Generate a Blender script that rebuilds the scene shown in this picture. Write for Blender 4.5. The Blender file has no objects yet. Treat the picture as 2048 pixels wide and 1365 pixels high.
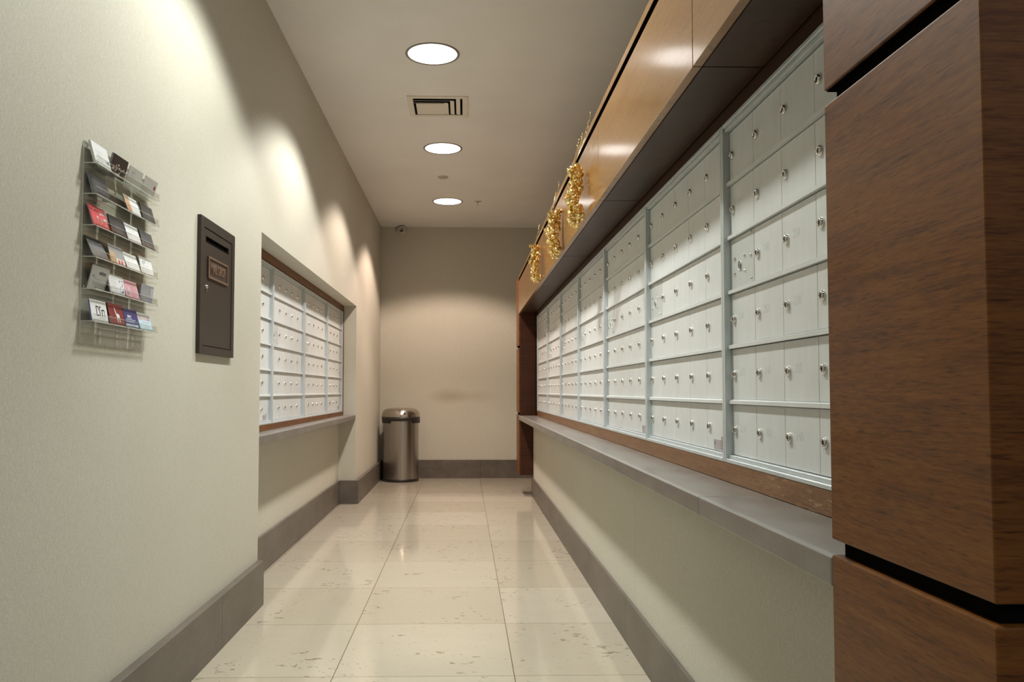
import bpy, bmesh, math, random
from mathutils import Matrix, Vector
random.seed(7)
S = bpy.context.scene
C = S.collection
PI = math.pi

# ------------------------------------------------------------------ camera
W_, H_ = 2048.0, 1365.0
F_, CX_, CY_ = 1610.04, 965.78, 712.48
YAW, PITCH, ROLL = 0.0229, 0.0432, 0.0009
cam_data = bpy.data.cameras.new('camera')
cam = bpy.data.objects.new('camera', cam_data)
C.objects.link(cam)
S.camera = cam
cam_data.sensor_fit = 'HORIZONTAL'
cam_data.sensor_width = 36.0
cam_data.lens = F_ * 36.0 / W_
cam_data.shift_x = (W_ / 2 - CX_) / W_
cam_data.shift_y = (CY_ - H_ / 2) / W_
cam_data.clip_start = 0.02
fwd = Vector((math.sin(YAW) * math.cos(PITCH), math.cos(YAW) * math.cos(PITCH), math.sin(PITCH)))
rgt0 = Vector((math.cos(YAW), -math.sin(YAW), 0))
up0 = rgt0.cross(fwd)
rgt = rgt0 * math.cos(ROLL) + up0 * math.sin(ROLL)
up = up0 * math.cos(ROLL) - rgt0 * math.sin(ROLL)
m = Matrix.Identity(4)
for i in range(3):
    m[i][0], m[i][1], m[i][2] = rgt[i], up[i], -fwd[i]
m[2][3] = 0.961
cam.matrix_world = m

# ------------------------------------------------------------------ world, exposure
w = bpy.data.worlds.new('world')
S.world = w
w.use_nodes = True
w.node_tree.nodes['Background'].inputs[0].default_value = (0.75, 0.85, 1.0, 1)
w.node_tree.nodes['Background'].inputs[1].default_value = 0.05
S.view_settings.view_transform = 'Standard'
S.view_settings.look = 'None'
S.view_settings.gamma = 1.0
S.view_settings.use_curve_mapping = False
S.view_settings.exposure = 1.12

# lamps of the room: (x, y, colour, watts)
CEIL = 2.785
LAMPS = [(-0.176, 4.292, (1.0, 0.985, 0.94), 58.0),
         (-0.166, 5.993, (1.0, 0.85, 0.75), 48.0),
         (-0.166, 7.692, (1.0, 0.78, 0.65), 54.0),
         (-0.176, 2.590, (0.97, 1.0, 0.95), 54.0),
         (-0.176, 0.890, (0.95, 1.0, 0.88), 10.0),
         (-0.176, -0.810, (0.95, 1.0, 0.88), 10.0)]
LAMP_R = 0.146
for x, y, colr, e in LAMPS:
    for watts, angle, blend in ((e * 1.5, 125, 0.28), (e * 0.8, 78, 1.0)):
        ld = bpy.data.lights.new('downlight_beam', 'SPOT')
        ld.energy = watts
        ld.color = colr
        ld.spot_size = math.radians(angle)
        ld.spot_blend = blend
        ld.shadow_soft_size = 0.08
        lo = bpy.data.objects.new('downlight_beam', ld)
        lo.location = (x, y, CEIL - 0.012)
        C.objects.link(lo)
# lobby lamp behind the viewer
ld = bpy.data.lights.new('lobby_lamp', 'AREA')
ld.shape = 'RECTANGLE'; ld.size = 1.2; ld.size_y = 0.6
ld.energy = 10.0; ld.color = (0.80, 0.82, 1.0)
lo = bpy.data.objects.new('lobby_lamp', ld)
lo.location = (1.4, -1.8, 2.74)
C.objects.link(lo)

# ------------------------------------------------------------------ material helpers
def mat(name):
    mm = bpy.data.materials.new(name); mm.use_nodes = True
    nt = mm.node_tree; b = nt.nodes['Principled BSDF']
    return mm, nt, b

def N(nt, t, **kw):
    n = nt.nodes.new(t)
    for k, v in kw.items(): setattr(n, k, v)
    return n

def L(nt, a, b): nt.links.new(a, b)

def simple(name, col, rough=0.5, metal=0.0, spec=None, coat=0.0):
    mm, nt, b = mat(name)
    b.inputs['Base Color'].default_value = (*col, 1)
    b.inputs['Roughness'].default_value = rough
    b.inputs['Metallic'].default_value = metal
    if spec is not None: b.inputs['Specular IOR Level'].default_value = spec
    if coat: b.inputs['Coat Weight'].default_value = coat
    return mm

def noise(nt, vec, scale, detail=4.0, rough=0.5):
    n = N(nt, 'ShaderNodeTexNoise'); n.inputs['Scale'].default_value = scale
    n.inputs['Detail'].default_value = detail; n.inputs['Roughness'].default_value = rough
    if vec is not None: L(nt, vec, n.inputs['Vector'])
    return n.outputs['Fac']

def ramp(nt, fac, stops):
    r = N(nt, 'ShaderNodeValToRGB'); e = r.color_ramp.elements
    e[0].position, e[0].color = stops[0][0], (*stops[0][1], 1)
    e[1].position, e[1].color = stops[-1][0], (*stops[-1][1], 1)
    for p, c in stops[1:-1]:
        k = e.new(p); k.color = (*c, 1)
    L(nt, fac, r.inputs['Fac'])
    return r.outputs['Color']

def math_(nt, op, a, b=None, c=None):
    n = N(nt, 'ShaderNodeMath', operation=op)
    for i, v in enumerate((a, b, c)):
        if v is None: continue
        if isinstance(v, (int, float)): n.inputs[i].default_value = v
        else: L(nt, v, n.inputs[i])
    return n.outputs[0]

def mapping(nt, vec, scale):
    n = N(nt, 'ShaderNodeMapping'); n.inputs['Scale'].default_value = scale
    L(nt, vec, n.inputs['Vector']); return n.outputs['Vector']

def world_pos(nt): return N(nt, 'ShaderNodeNewGeometry').outputs['Position']

def mixc(nt, fac, a, b, mode='MIX'):
    n = N(nt, 'ShaderNodeMix', data_type='RGBA', blend_type=mode)
    for s, v in ((0, fac), (6, a), (7, b)):
        if isinstance(v, tuple): n.inputs[s].default_value = (*v, 1) if len(v) == 3 else v
        elif isinstance(v, (int, float)): n.inputs[s].default_value = v
        else: L(nt, v, n.inputs[s])
    return n.outputs[2]

def bump(nt, b, h, strength=0.2, dist=0.001):
    n = N(nt, 'ShaderNodeBump'); n.inputs['Strength'].default_value = strength
    n.inputs['Distance'].default_value = dist
    L(nt, h, n.inputs['Height']); L(nt, n.outputs[0], b.inputs['Normal'])

# ------------------------------------------------------------------ materials
def wall_material():
    mm, nt, b = mat('woven_wallcovering')
    p = world_pos(nt)
    weave = noise(nt, mapping(nt, p, (1, 1, 0.25)), 420, 2)
    weave2 = noise(nt, mapping(nt, p, (0.3, 0.3, 1)), 380, 2)
    wv = math_(nt, 'ADD', weave, weave2)
    c = ramp(nt, math_(nt, 'MULTIPLY', wv, 0.5), [(0.35, (0.465, 0.447, 0.37)), (0.65, (0.59, 0.568, 0.488))])
    big = noise(nt, p, 2.2, 5)
    c2 = mixc(nt, math_(nt, 'MULTIPLY', math_(nt, 'SUBTRACT', big, 0.42), 0.8), c, (0.46, 0.425, 0.335))
    # scuffs at the back wall, left where chairs and hands rubbed it
    sp = N(nt, 'ShaderNodeSeparateXYZ'); L(nt, p, sp.inputs[0])
    def blob(cx, cz, rx, rz):
        dx = math_(nt, 'DIVIDE', math_(nt, 'SUBTRACT', sp.outputs[0], cx), rx)
        dz = math_(nt, 'DIVIDE', math_(nt, 'SUBTRACT', sp.outputs[2], cz), rz)
        d = math_(nt, 'SQRT', math_(nt, 'ADD', math_(nt, 'MULTIPLY', dx, dx), math_(nt, 'MULTIPLY', dz, dz)))
        return math_(nt, 'MAXIMUM', math_(nt, 'SUBTRACT', 1.0, d), 0.0)
    yb = math_(nt, 'GREATER_THAN', sp.outputs[1], 8.9)
    bl = math_(nt, 'ADD', blob(-0.18, 0.90, 0.26, 0.10), math_(nt, 'MULTIPLY', blob(0.12, 0.90, 0.3, 0.08), 0.5))
    bl = math_(nt, 'MULTIPLY', math_(nt, 'MULTIPLY', bl, yb), 0.7)
    c3 = mixc(nt, bl, c2, (0.36, 0.30, 0.20))
    L(nt, c3, b.inputs['Base Color'])
    b.inputs['Roughness'].default_value = 0.75
    b.inputs['Specular IOR Level'].default_value = 0.25
    bump(nt, b, wv, 0.12, 0.0004)
    return mm

def ceiling_material():
    mm, nt, b = mat('painted_ceiling')
    c = ramp(nt, noise(nt, world_pos(nt), 3, 4), [(0.3, (0.71, 0.70, 0.67)), (0.7, (0.75, 0.74, 0.71))])
    L(nt, c, b.inputs['Base Color']); b.inputs['Roughness'].default_value = 0.9
    b.inputs['Specular IOR Level'].default_value = 0.1
    return mm

TX, TY, TS = 0.1704, 0.9267, 0.61
def floor_material():
    mm, nt, b = mat('limestone_tiles')
    p = world_pos(nt)
    sp = N(nt, 'ShaderNodeSeparateXYZ'); L(nt, p, sp.inputs[0])
    u = math_(nt, 'DIVIDE', math_(nt, 'SUBTRACT', sp.outputs[0], TX), TS)
    v = math_(nt, 'DIVIDE', math_(nt, 'SUBTRACT', sp.outputs[1], TY), TS)
    fu, fv = math_(nt, 'FLOOR', u), math_(nt, 'FLOOR', v)
    def edge(t):
        f = math_(nt, 'FRACT', t)
        return math_(nt, 'MINIMUM', f, math_(nt, 'SUBTRACT', 1.0, f))
    g = math_(nt, 'LESS_THAN', math_(nt, 'MINIMUM', math_(nt, 'MULTIPLY', edge(u), 0.8), edge(v)), 0.0024)
    cmb = N(nt, 'ShaderNodeCombineXYZ'); L(nt, fu, cmb.inputs[0]); L(nt, fv, cmb.inputs[1])
    wn = N(nt, 'ShaderNodeTexWhiteNoise', noise_dimensions='2D'); L(nt, cmb.outputs[0], wn.inputs['Vector'])
    tint = ramp(nt, wn.outputs['Value'], [(0.0, (0.40, 0.362, 0.285)), (1.0, (0.465, 0.435, 0.36))])
    # shift the pattern from tile to tile
    off = N(nt, 'ShaderNodeVectorMath', operation='MULTIPLY_ADD')
    L(nt, wn.outputs['Color'], off.inputs[0]); off.inputs[1].default_value = (13, 17, 11); L(nt, p, off.inputs[2])
    pv = off.outputs[0]
    cloud = noise(nt, mapping(nt, pv, (1, 1.8, 1)), 5, 6, 0.6)
    c = mixc(nt, math_(nt, 'MULTIPLY', cloud, 0.55), tint, (0.375, 0.325, 0.24))
    # veins
    vein = math_(nt, 'ABSOLUTE', math_(nt, 'SUBTRACT', noise(nt, pv, 3.0, 6, 0.65), 0.5))
    vm = math_(nt, 'MULTIPLY', math_(nt, 'LESS_THAN', vein, 0.005), 0.12)
    c = mixc(nt, vm, c, (0.45, 0.38, 0.22))
    # dark fossil specks, in drifts
    s1 = noise(nt, mapping(nt, pv, (24, 46, 1)), 1.0, 4, 0.6)
    d1 = noise(nt, pv, 4.0, 3)
    s1 = math_(nt, 'MULTIPLY', math_(nt, 'GREATER_THAN', s1, 0.615), math_(nt, 'GREATER_THAN', d1, 0.555))
    s2 = math_(nt, 'GREATER_THAN', noise(nt, mapping(nt, pv, (45, 95, 1)), 1.0, 2, 0.5), 0.69)
    sm = math_(nt, 'MULTIPLY', math_(nt, 'MAXIMUM', s1, math_(nt, 'MULTIPLY', s2, 0.5)), 0.72)
    c = mixc(nt, sm, c, (0.14, 0.12, 0.08))
    c = mixc(nt, math_(nt, 'MULTIPLY', g, 0.9), c, (0.13, 0.10, 0.07))
    L(nt, c, b.inputs['Base Color'])
    r = math_(nt, 'ADD', math_(nt, 'MULTIPLY', noise(nt, p, 9, 4), 0.07), 0.045)
    L(nt, r, b.inputs['Roughness'])
    b.inputs['Specular IOR Level'].default_value = 0.75
    return mm

def stone_material(name, a, bcol, rough, scale=6.0, edge=False):
    mm, nt, b = mat(name)
    p = world_pos(nt)
    n1 = noise(nt, mapping(nt, p, (1, 0.6, 1.4)), scale, 7, 0.62)
    n2 = noise(nt, p, 60, 3)
    f = math_(nt, 'ADD', math_(nt, 'MULTIPLY', n1, 0.8), math_(nt, 'MULTIPLY', n2, 0.2))
    c = ramp(nt, f, [(0.33, a), (0.68, bcol)])
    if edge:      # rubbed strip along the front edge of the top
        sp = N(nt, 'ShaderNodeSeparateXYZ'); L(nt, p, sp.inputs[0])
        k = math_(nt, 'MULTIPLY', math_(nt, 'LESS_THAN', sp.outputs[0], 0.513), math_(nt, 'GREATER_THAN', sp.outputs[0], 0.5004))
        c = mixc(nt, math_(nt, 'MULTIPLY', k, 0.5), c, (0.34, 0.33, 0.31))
    L(nt, c, b.inputs['Base Color'])
    b.inputs['Roughness'].default_value = rough
    bump(nt, b, n2, 0.12, 0.0006)
    return mm

def wood_material(name, dark, mid, light, rough=0.3, worn=False, coat=0.12):
    mm, nt, b = mat(name)
    p = world_pos(nt)
    sp = N(nt, 'ShaderNodeSeparateXYZ'); L(nt, p, sp.inputs[0])
    s = math_(nt, 'ADD', sp.outputs[0], sp.outputs[1])
    d = math_(nt, 'SUBTRACT', sp.outputs[0], sp.outputs[1])
    cmb = N(nt, 'ShaderNodeCombineXYZ')
    L(nt, math_(nt, 'MULTIPLY', s, 3.0), cmb.inputs[0]); L(nt, math_(nt, 'MULTIPLY', sp.outputs[2], 60.0), cmb.inputs[1])
    L(nt, math_(nt, 'MULTIPLY', d, 3.0), cmb.inputs[2])
    g1 = noise(nt, cmb.outputs[0], 1.0, 6, 0.65)
    g2 = noise(nt, mapping(nt, cmb.outputs[0], (9, 6, 9)), 1.0, 3, 0.6)
    g3 = noise(nt, mapping(nt, cmb.outputs[0], (0.5, 0.09, 0.5)), 1.0, 3)
    f = math_(nt, 'ADD', math_(nt, 'ADD', math_(nt, 'MULTIPLY', g1, 0.45), math_(nt, 'MULTIPLY', g2, 0.35)), math_(nt, 'MULTIPLY', g3, 0.2))
    c = ramp(nt, f, [(0.36, dark), (0.5, mid), (0.64, light)])
    g4 = noise(nt, mapping(nt, cmb.outputs[0], (7, 5, 7)), 1.0, 2, 0.5)
    pores = N(nt, 'ShaderNodeMapRange'); L(nt, g4, pores.inputs[0]); pores.inputs[1].default_value = 0.60; pores.inputs[2].default_value = 0.70
    c = mixc(nt, math_(nt, 'MULTIPLY', pores.outputs[0], 0.55), c, tuple(v * 0.45 for v in dark))
    if worn:
        wn = noise(nt, mapping(nt, cmb.outputs[0], (3, 1.6, 3)), 1.0, 5, 0.7)
        patch = noise(nt, p, 3.5, 2)
        near = N(nt, 'ShaderNodeMapRange'); L(nt, sp.outputs[1], near.inputs[0])
        near.inputs[1].default_value = 1.95; near.inputs[2].default_value = 1.5
        k = math_(nt, 'MULTIPLY', math_(nt, 'GREATER_THAN', wn, 0.575), math_(nt, 'MULTIPLY', near.outputs[0], 0.55))
        k = math_(nt, 'MULTIPLY', k, math_(nt, 'GREATER_THAN', patch, 0.4))
        c = mixc(nt, k, c, (0.50, 0.36, 0.20))
    L(nt, c, b.inputs['Base Color'])
    b.inputs['Roughness'].default_value = rough
    b.inputs['Coat Weight'].default_value = coat
    b.inputs['Specular IOR Level'].default_value = 0.22
    b.inputs['Coat Roughness'].default_value = 0.13
    bump(nt, b, g2, 0.10, 0.0004)
    return mm

def acrylic_material():
    mm = bpy.data.materials.new('clear_acrylic'); mm.use_nodes = True
    nt = mm.node_tree; nt.nodes.clear()
    o = N(nt, 'ShaderNodeOutputMaterial')
    t = N(nt, 'ShaderNodeBsdfTransparent'); t.inputs[0].default_value = (0.975, 0.98, 0.965, 1)
    g = N(nt, 'ShaderNodeBsdfGlossy'); g.inputs['Roughness'].default_value = 0.03
    f = N(nt, 'ShaderNodeFresnel'); f.inputs[0].default_value = 1.5
    geo = N(nt, 'ShaderNodeNewGeometry')
    k = math_(nt, 'MULTIPLY', math_(nt, 'ADD', math_(nt, 'MULTIPLY', f.outputs[0], 1.1), 0.03), math_(nt, 'SUBTRACT', 1.0, geo.outputs['Backfacing']))
    mx = N(nt, 'ShaderNodeMixShader'); L(nt, k, mx.inputs[0]); L(nt, t.outputs[0], mx.inputs[1]); L(nt, g.outputs[0], mx.inputs[2])
    L(nt, mx.outputs[0], o.inputs[0])
    return mm

def acrylic_edge():  # half-clear whitish strips: bright light along the edges put into colour
    mm = bpy.data.materials.new('acrylic_edge'); mm.use_nodes = True
    nt = mm.node_tree; nt.nodes.clear()
    o = N(nt, 'ShaderNodeOutputMaterial')
    t = N(nt, 'ShaderNodeBsdfTransparent')
    g = N(nt, 'ShaderNodeBsdfPrincipled'); g.inputs['Base Color'].default_value = (0.80, 0.80, 0.74, 1); g.inputs['Roughness'].default_value = 0.2
    mx = N(nt, 'ShaderNodeMixShader'); mx.inputs[0].default_value = 0.5
    L(nt, t.outputs[0], mx.inputs[1]); L(nt, g.outputs[0], mx.inputs[2]); L(nt, mx.outputs[0], o.inputs[0])
    return mm

def brushed(name, col, rough, horizontal=False):
    mm, nt, b = mat(name)
    tc = N(nt, 'ShaderNodeTexCoord')
    n1 = noise(nt, mapping(nt, tc.outputs['Object'], (120, 120, 4)), 1.0, 3)
    c = ramp(nt, n1, [(0.3, tuple(v * 0.85 for v in col)), (0.7, col)])
    L(nt, c, b.inputs['Base Color'])
    b.inputs['Metallic'].default_value = 1.0
    b.inputs['Roughness'].default_value = rough
    b.inputs['Anisotropic'].default_value = 0.6
    b.inputs['Anisotropic Rotation'].default_value = 0.25
    tg = N(nt, 'ShaderNodeTangent', direction_type='RADIAL', axis='Z')
    L(nt, tg.outputs[0], b.inputs['Tangent'])
    return mm

def emit(name, col, st):
    mm, nt, b = mat(name)
    b.inputs['Base Color'].default_value = (0.8, 0.8, 0.8, 1)
    b.inputs['Emission Color'].default_value = (*col, 1)
    b.inputs['Emission Strength'].default_value = st
    return mm

def painted_metal(name, a, bcol, rough, metal):
    mm, nt, b = mat(name)
    p = world_pos(nt)
    n1 = noise(nt, mapping(nt, p, (1, 1, 0.3)), 40, 4)
    n2 = noise(nt, p, 5, 4)
    f = math_(nt, 'ADD', math_(nt, 'MULTIPLY', n1, 0.5), math_(nt, 'MULTIPLY', n2, 0.5))
    L(nt, ramp(nt, f, [(0.3, a), (0.7, bcol)]), b.inputs['Base Color'])
    b.inputs['Roughness'].default_value = rough
    b.inputs['Metallic'].default_value = metal
    return mm

M = {}
M['wall'] = wall_material()
M['ceiling'] = ceiling_material()
M['floor'] = floor_material()
M['base'] = stone_material('baseboard_stone', (0.085, 0.070, 0.058), (0.150, 0.126, 0.104), 0.42)
M['counter'] = stone_material('counter_stone', (0.130, 0.115, 0.102), (0.215, 0.195, 0.177), 0.28, 9.0, True)
M['wood'] = wood_material('lacquered_wood', (0.056, 0.016, 0.002), (0.145, 0.050, 0.008), (0.200, 0.078, 0.014), 0.52)
M['wood_fascia'] = wood_material('lacquered_wood_lit', (0.195, 0.088, 0.026), (0.262, 0.130, 0.042), (0.32, 0.172, 0.062), 0.28, False, 0.6)  # pillar wood again, with the golden lamplight put into its colour
M['wood_soffit'] = wood_material('shaded_soffit_wood', (0.024, 0.009, 0.003), (0.040, 0.016, 0.006), (0.054, 0.023, 0.009), 0.4, False, 0.0)  # darkened so the colour holds the shade under the fascia
M['wood_worn'] = wood_material('worn_wood', (0.12, 0.052, 0.020), (0.19, 0.09, 0.037), (0.25, 0.13, 0.06), 0.4, True)
M['wood_red'] = wood_material('red_brown_wood', (0.028, 0.008, 0.003), (0.050, 0.015, 0.006), (0.068, 0.023, 0.009), 0.5)
M['black'] = simple('black_reveal', (0.006, 0.0055, 0.005), 1.0, spec=0.0)
M['alu'] = painted_metal('aluminium_frame', (0.50, 0.545, 0.56), (0.60, 0.64, 0.65), 0.38, 0.3)
M['door'] = painted_metal('silver_painted_door', (0.60, 0.625, 0.62), (0.68, 0.70, 0.695), 0.42, 0.12)
M['plate'] = painted_metal('master_plate', (0.52, 0.55, 0.54), (0.60, 0.625, 0.615), 0.42, 0.2)
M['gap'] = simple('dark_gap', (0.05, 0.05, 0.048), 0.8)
M['chrome'] = simple('chrome', (0.72, 0.70, 0.67), 0.14, 1.0)
M['slot'] = simple('key_slot', (0.015, 0.013, 0.012), 0.6)
M['engraved'] = simple('engraved_number', (0.56, 0.575, 0.57), 0.6)
M['sticker'] = simple('sticker_paper', (0.40, 0.36, 0.36), 0.4)
M['sticker_ink'] = simple('sticker_ink', (0.22, 0.20, 0.20), 0.5)
M['acrylic'] = acrylic_material()
M['acrylic_edge'] = acrylic_edge()
M['bronze_dark'] = painted_metal('dark_bronze_paint', (0.030, 0.024, 0.019), (0.040, 0.032, 0.025), 0.42, 0.25)
M['bronze'] = painted_metal('bronze_lettering', (0.22, 0.135, 0.09), (0.28, 0.18, 0.125), 0.38, 0.6)
M['plaque'] = simple('plaque_field', (0.032, 0.020, 0.013), 0.5)
M['steel'] = brushed('brushed_steel', (0.44, 0.415, 0.39), 0.27)
M['steel_lid'] = brushed('brushed_steel_lid', (0.55, 0.51, 0.45), 0.24)
M['plastic'] = simple('black_plastic', (0.018, 0.015, 0.014), 0.4)
M['trim_ring'] = simple('lamp_trim_ring', (0.20, 0.17, 0.14), 0.5)
M['vent'] = simple('vent_enamel', (0.66, 0.62, 0.54), 0.5)
M['vent_dark'] = simple('vent_throat', (0.03, 0.03, 0.025), 0.8)
M['white_plastic'] = simple('white_plastic', (0.55, 0.53, 0.49), 0.45)
M['grey_plastic'] = simple('grey_plastic', (0.42, 0.40, 0.35), 0.5)
M['dark_glass'] = simple('dark_lens', (0.02, 0.018, 0.016), 0.15)
M['gold'] = simple('gold_foil', (0.90, 0.68, 0.29), 0.12, 1.0)
M['gold_wire'] = simple('gold_wire', (0.75, 0.62, 0.32), 0.3, 1.0)

# ------------------------------------------------------------------ mesh helpers
class MB:
    def __init__(self):
        self.bm = bmesh.new(); self.mats = []
    def mi(self, k):
        if k not in self.mats: self.mats.append(k)
        return self.mats.index(k)
    def box(self, x0, x1, y0, y1, z0, z1, k, T=None, bev=0.0):
        vs = [self.bm.verts.new((x, y, z)) for x in (x0, x1) for y in (y0, y1) for z in (z0, z1)]
        fs = []
        for f in ((0, 1, 3, 2), (4, 6, 7, 5), (0, 4, 5, 1), (2, 3, 7, 6), (0, 2, 6, 4), (1, 5, 7, 3)):
            fs.append(self.bm.faces.new([vs[i] for i in f]))
        i = self.mi(k)
        for f in fs: f.material_index = i
        if bev:
            es = list({e for f in fs for e in f.edges})
            r = bmesh.ops.bevel(self.bm, geom=es, offset=bev, segments=1, profile=0.5, affect='EDGES')
            for f in r['faces']: f.material_index = i
            if T is not None:
                vs2 = list({v for f in r['faces'] for v in f.verts} | {v for v in vs if v.is_valid})
                bmesh.ops.transform(self.bm, matrix=T, verts=vs2)
        elif T is not None:
            bmesh.ops.transform(self.bm, matrix=T, verts=vs)
        return self
    def prism(self, pts, axis, a, b, k, T=None):
        # pts: polygon in the two other axes, extruded along axis from a to b
        def P(p, t):
            q = list(p); q.insert('xyz'.index(axis), t); return q
        A = [self.bm.verts.new(P(p, a)) for p in pts]; B = [self.bm.verts.new(P(p, b)) for p in pts]
        n = len(pts); i = self.mi(k); fs = [self.bm.faces.new(A), self.bm.faces.new(B[::-1])]
        for j in range(n): fs.append(self.bm.faces.new([A[j], B[j], B[(j + 1) % n], A[(j + 1) % n]]))
        for f in fs: f.material_index = i
        if T is not None: bmesh.ops.transform(self.bm, matrix=T, verts=A + B)
        return self
    def lathe(self, prof, k, seg=32, T=None, smooth=True, cap=True):
        rings = []; allv = []
        for r, z in prof:
            if r < 1e-6:
                v = self.bm.verts.new((0, 0, z)); rings.append([v]); allv.append(v)
            else:
                R = [self.bm.verts.new((r * math.cos(2 * PI * j / seg), r * math.sin(2 * PI * j / seg), z)) for j in range(seg)]
                rings.append(R); allv += R
        i = self.mi(k)
        for a, b in zip(rings, rings[1:]):
            for j in range(seg):
                j2 = (j + 1) % seg
                if len(a) == 1 and len(b) == 1: continue
                if len(a) == 1: vs = [a[0], b[j], b[j2]]
                elif len(b) == 1: vs = [a[j], b[0], a[j2]]
                else: vs = [a[j], b[j], b[j2], a[j2]]
                f = self.bm.faces.new(vs); f.material_index = i; f.smooth = smooth
        if T is not None: bmesh.ops.transform(self.bm, matrix=T, verts=allv)
        return self
    def tube(self, pts, r, k, seg=6):
        pts = [Vector(p) for p in pts]; rings = []
        for i, p in enumerate(pts):
            d = (pts[min(i + 1, len(pts) - 1)] - pts[max(i - 1, 0)]).normalized()
            a = d.orthogonal().normalized(); bb = d.cross(a)
            rr = r[i] if isinstance(r, (list, tuple)) else r
            rings.append([self.bm.verts.new(p + (a * math.cos(2 * PI * j / seg) + bb * math.sin(2 * PI * j / seg)) * rr) for j in range(seg)])
        mi = self.mi(k)
        for A, B in zip(rings, rings[1:]):
            for j in range(seg):
                f = self.bm.faces.new([A[j], A[(j + 1) % seg], B[(j + 1) % seg], B[j]]); f.material_index = mi; f.smooth = True
        for R in (rings[0], rings[-1]):
            f = self.bm.faces.new(R); f.material_index = mi
        return self
    def add_mesh(self, me, k, T=None):
        n0 = len(self.bm.verts); f0 = len(self.bm.faces)
        self.bm.from_mesh(me)
        self.bm.verts.ensure_lookup_table(); self.bm.faces.ensure_lookup_table()
        i = self.mi(k)
        for f in self.bm.faces[f0:]: f.material_index = i
        if T is not None: bmesh.ops.transform(self.bm, matrix=T, verts=self.bm.verts[n0:])
        return self
    def mesh(self, name):
        bmesh.ops.recalc_face_normals(self.bm, faces=self.bm.faces)
        me = bpy.data.meshes.new(name); self.bm.to_mesh(me); self.bm.free()
        for k in self.mats: me.materials.append(M[k])
        return me
    def build(self, name, parent=None, loc=None, bevel=0.0):
        return put(name, self.mesh(name), parent, loc, bevel)

def put(name, me, parent=None, loc=None, bevel=0.0):
    o = bpy.data.objects.new(name, me); C.objects.link(o)
    if parent is not None: o.parent = parent
    if loc is not None: o.location = loc
    if bevel:
        b = o.modifiers.new('bevel', 'BEVEL'); b.width = bevel; b.segments = 2; b.limit_method = 'ANGLE'
    return o

def tag(o, label=None, cat=None, group=None, kind=None):
    if label: o['label'] = label
    if cat: o['category'] = cat
    if group: o['group'] = group
    if kind: o['kind'] = kind
    return o

def thing(name, label, cat, loc=(0, 0, 0), rz=0.0, group=None):
    o = bpy.data.objects.new(name, None); C.objects.link(o)
    o.location = loc; o.rotation_euler = (0, 0, rz)
    o.empty_display_size = 0.05
    return tag(o, label, cat, group)

def text_mesh(s, size, extrude=0.0002, bold=0.0, align='CENTER'):
    cu = bpy.data.curves.new('lettering', 'FONT'); cu.body = s; cu.size = size
    cu.extrude = extrude; cu.offset = bold; cu.align_x = align; cu.align_y = 'CENTER'
    cu.resolution_u = 3
    o = bpy.data.objects.new('lettering', cu); C.objects.link(o)
    dg = bpy.context.evaluated_depsgraph_get(); dg.update()
    me = bpy.data.meshes.new_from_object(o.evaluated_get(dg))
    bpy.data.objects.remove(o); bpy.data.curves.remove(cu)
    return me

TXT = Matrix.Rotation(PI / 2, 4, 'X')        # lettering upright, facing local -Y
def at(x, y, z, sx=1.0): return Matrix.Translation((x, y, z)) @ TXT @ Matrix.Diagonal((sx, 1, 1, 1))

def structure(name, mb, bevel=0.0):
    o = mb.build(name, bevel=bevel); return tag(o, kind='structure')

# ------------------------------------------------------------------ the setting
XL = -0.93          # left wall face
YB = 8.92           # back wall face
XR = 2.2            # far right wall (beyond the mailbox partition)
YF = -3.2
RO0, RO1 = 3.683, 6.93   # recess opening in the left wall

structure('floor', MB().box(-1.3, XR + 0.2, YF - 0.2, YB + 0.2, -0.1, 0, 'floor'))
# ceiling with the vent and lamps set into it
cb = MB()
VX0, VX1, VY0, VY1 = -0.362, 0.02, 4.912, 5.285
hx0, hx1, hy0, hy1 = VX0 + 0.03, VX1 - 0.03, VY0 + 0.03, VY1 - 0.03
cb.box(-1.3, hx0, YF - 0.2, YB + 0.2, CEIL, CEIL + 0.15, 'ceiling')
cb.box(hx1, XR + 0.2, YF - 0.2, YB + 0.2, CEIL, CEIL + 0.15, 'ceiling')
cb.box(hx0, hx1, YF - 0.2, hy0, CEIL, CEIL + 0.15, 'ceiling')
cb.box(hx0, hx1, hy1, YB + 0.2, CEIL, CEIL + 0.15, 'ceiling')
cb.box(hx0, hx1, hy0, hy1, CEIL + 0.12, CEIL + 0.15, 'ceiling')
structure('ceiling', cb)

wl = MB()
wl.box(-1.3, XL, YF, 3.52, 0, CEIL, 'wall')
wl.box(-1.03, XL, 3.52, RO0, 0, CEIL, 'wall')
wl.box(-1.3, XL, RO0, RO1, 1.688, CEIL, 'wall')
wl.box(-1.3, XL, RO1, YB, 0, CEIL, 'wall')
wl.box(-1.3, -1.075, RO0, RO1, 0, 0.712, 'wall')
structure('wall_left', wl)
structure('wall_back', MB().box(-1.3, XR, YB, YB + 0.15, 0, CEIL, 'wall'))
structure('wall_right', MB().box(XR, XR + 0.15, YF, YB, 0, CEIL, 'wall'))
structure('wall_front', MB().box(-1.3, 0.2, YF - 0.15, YF, 0, CEIL, 'wood'))
# low wall that carries the right counter
wr = MB()
YW0, YW1 = 1.10, 7.36
wr.box(0.63, 0.95, YW0, 2.9775, 0, 0.694, 'wall')
wr.box(0.632, 0.95, 2.9775, 2.9795, 0, 0.694, 'gap')
wr.box(0.63, 0.95, 2.9795, YW1, 0, 0.694, 'wall')
structure('wall_partition', wr)
structure('wall_mailroom', MB().box(0.90, 0.95, YW0, YW1, 0.695, 2.022, 'wall'))

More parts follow.
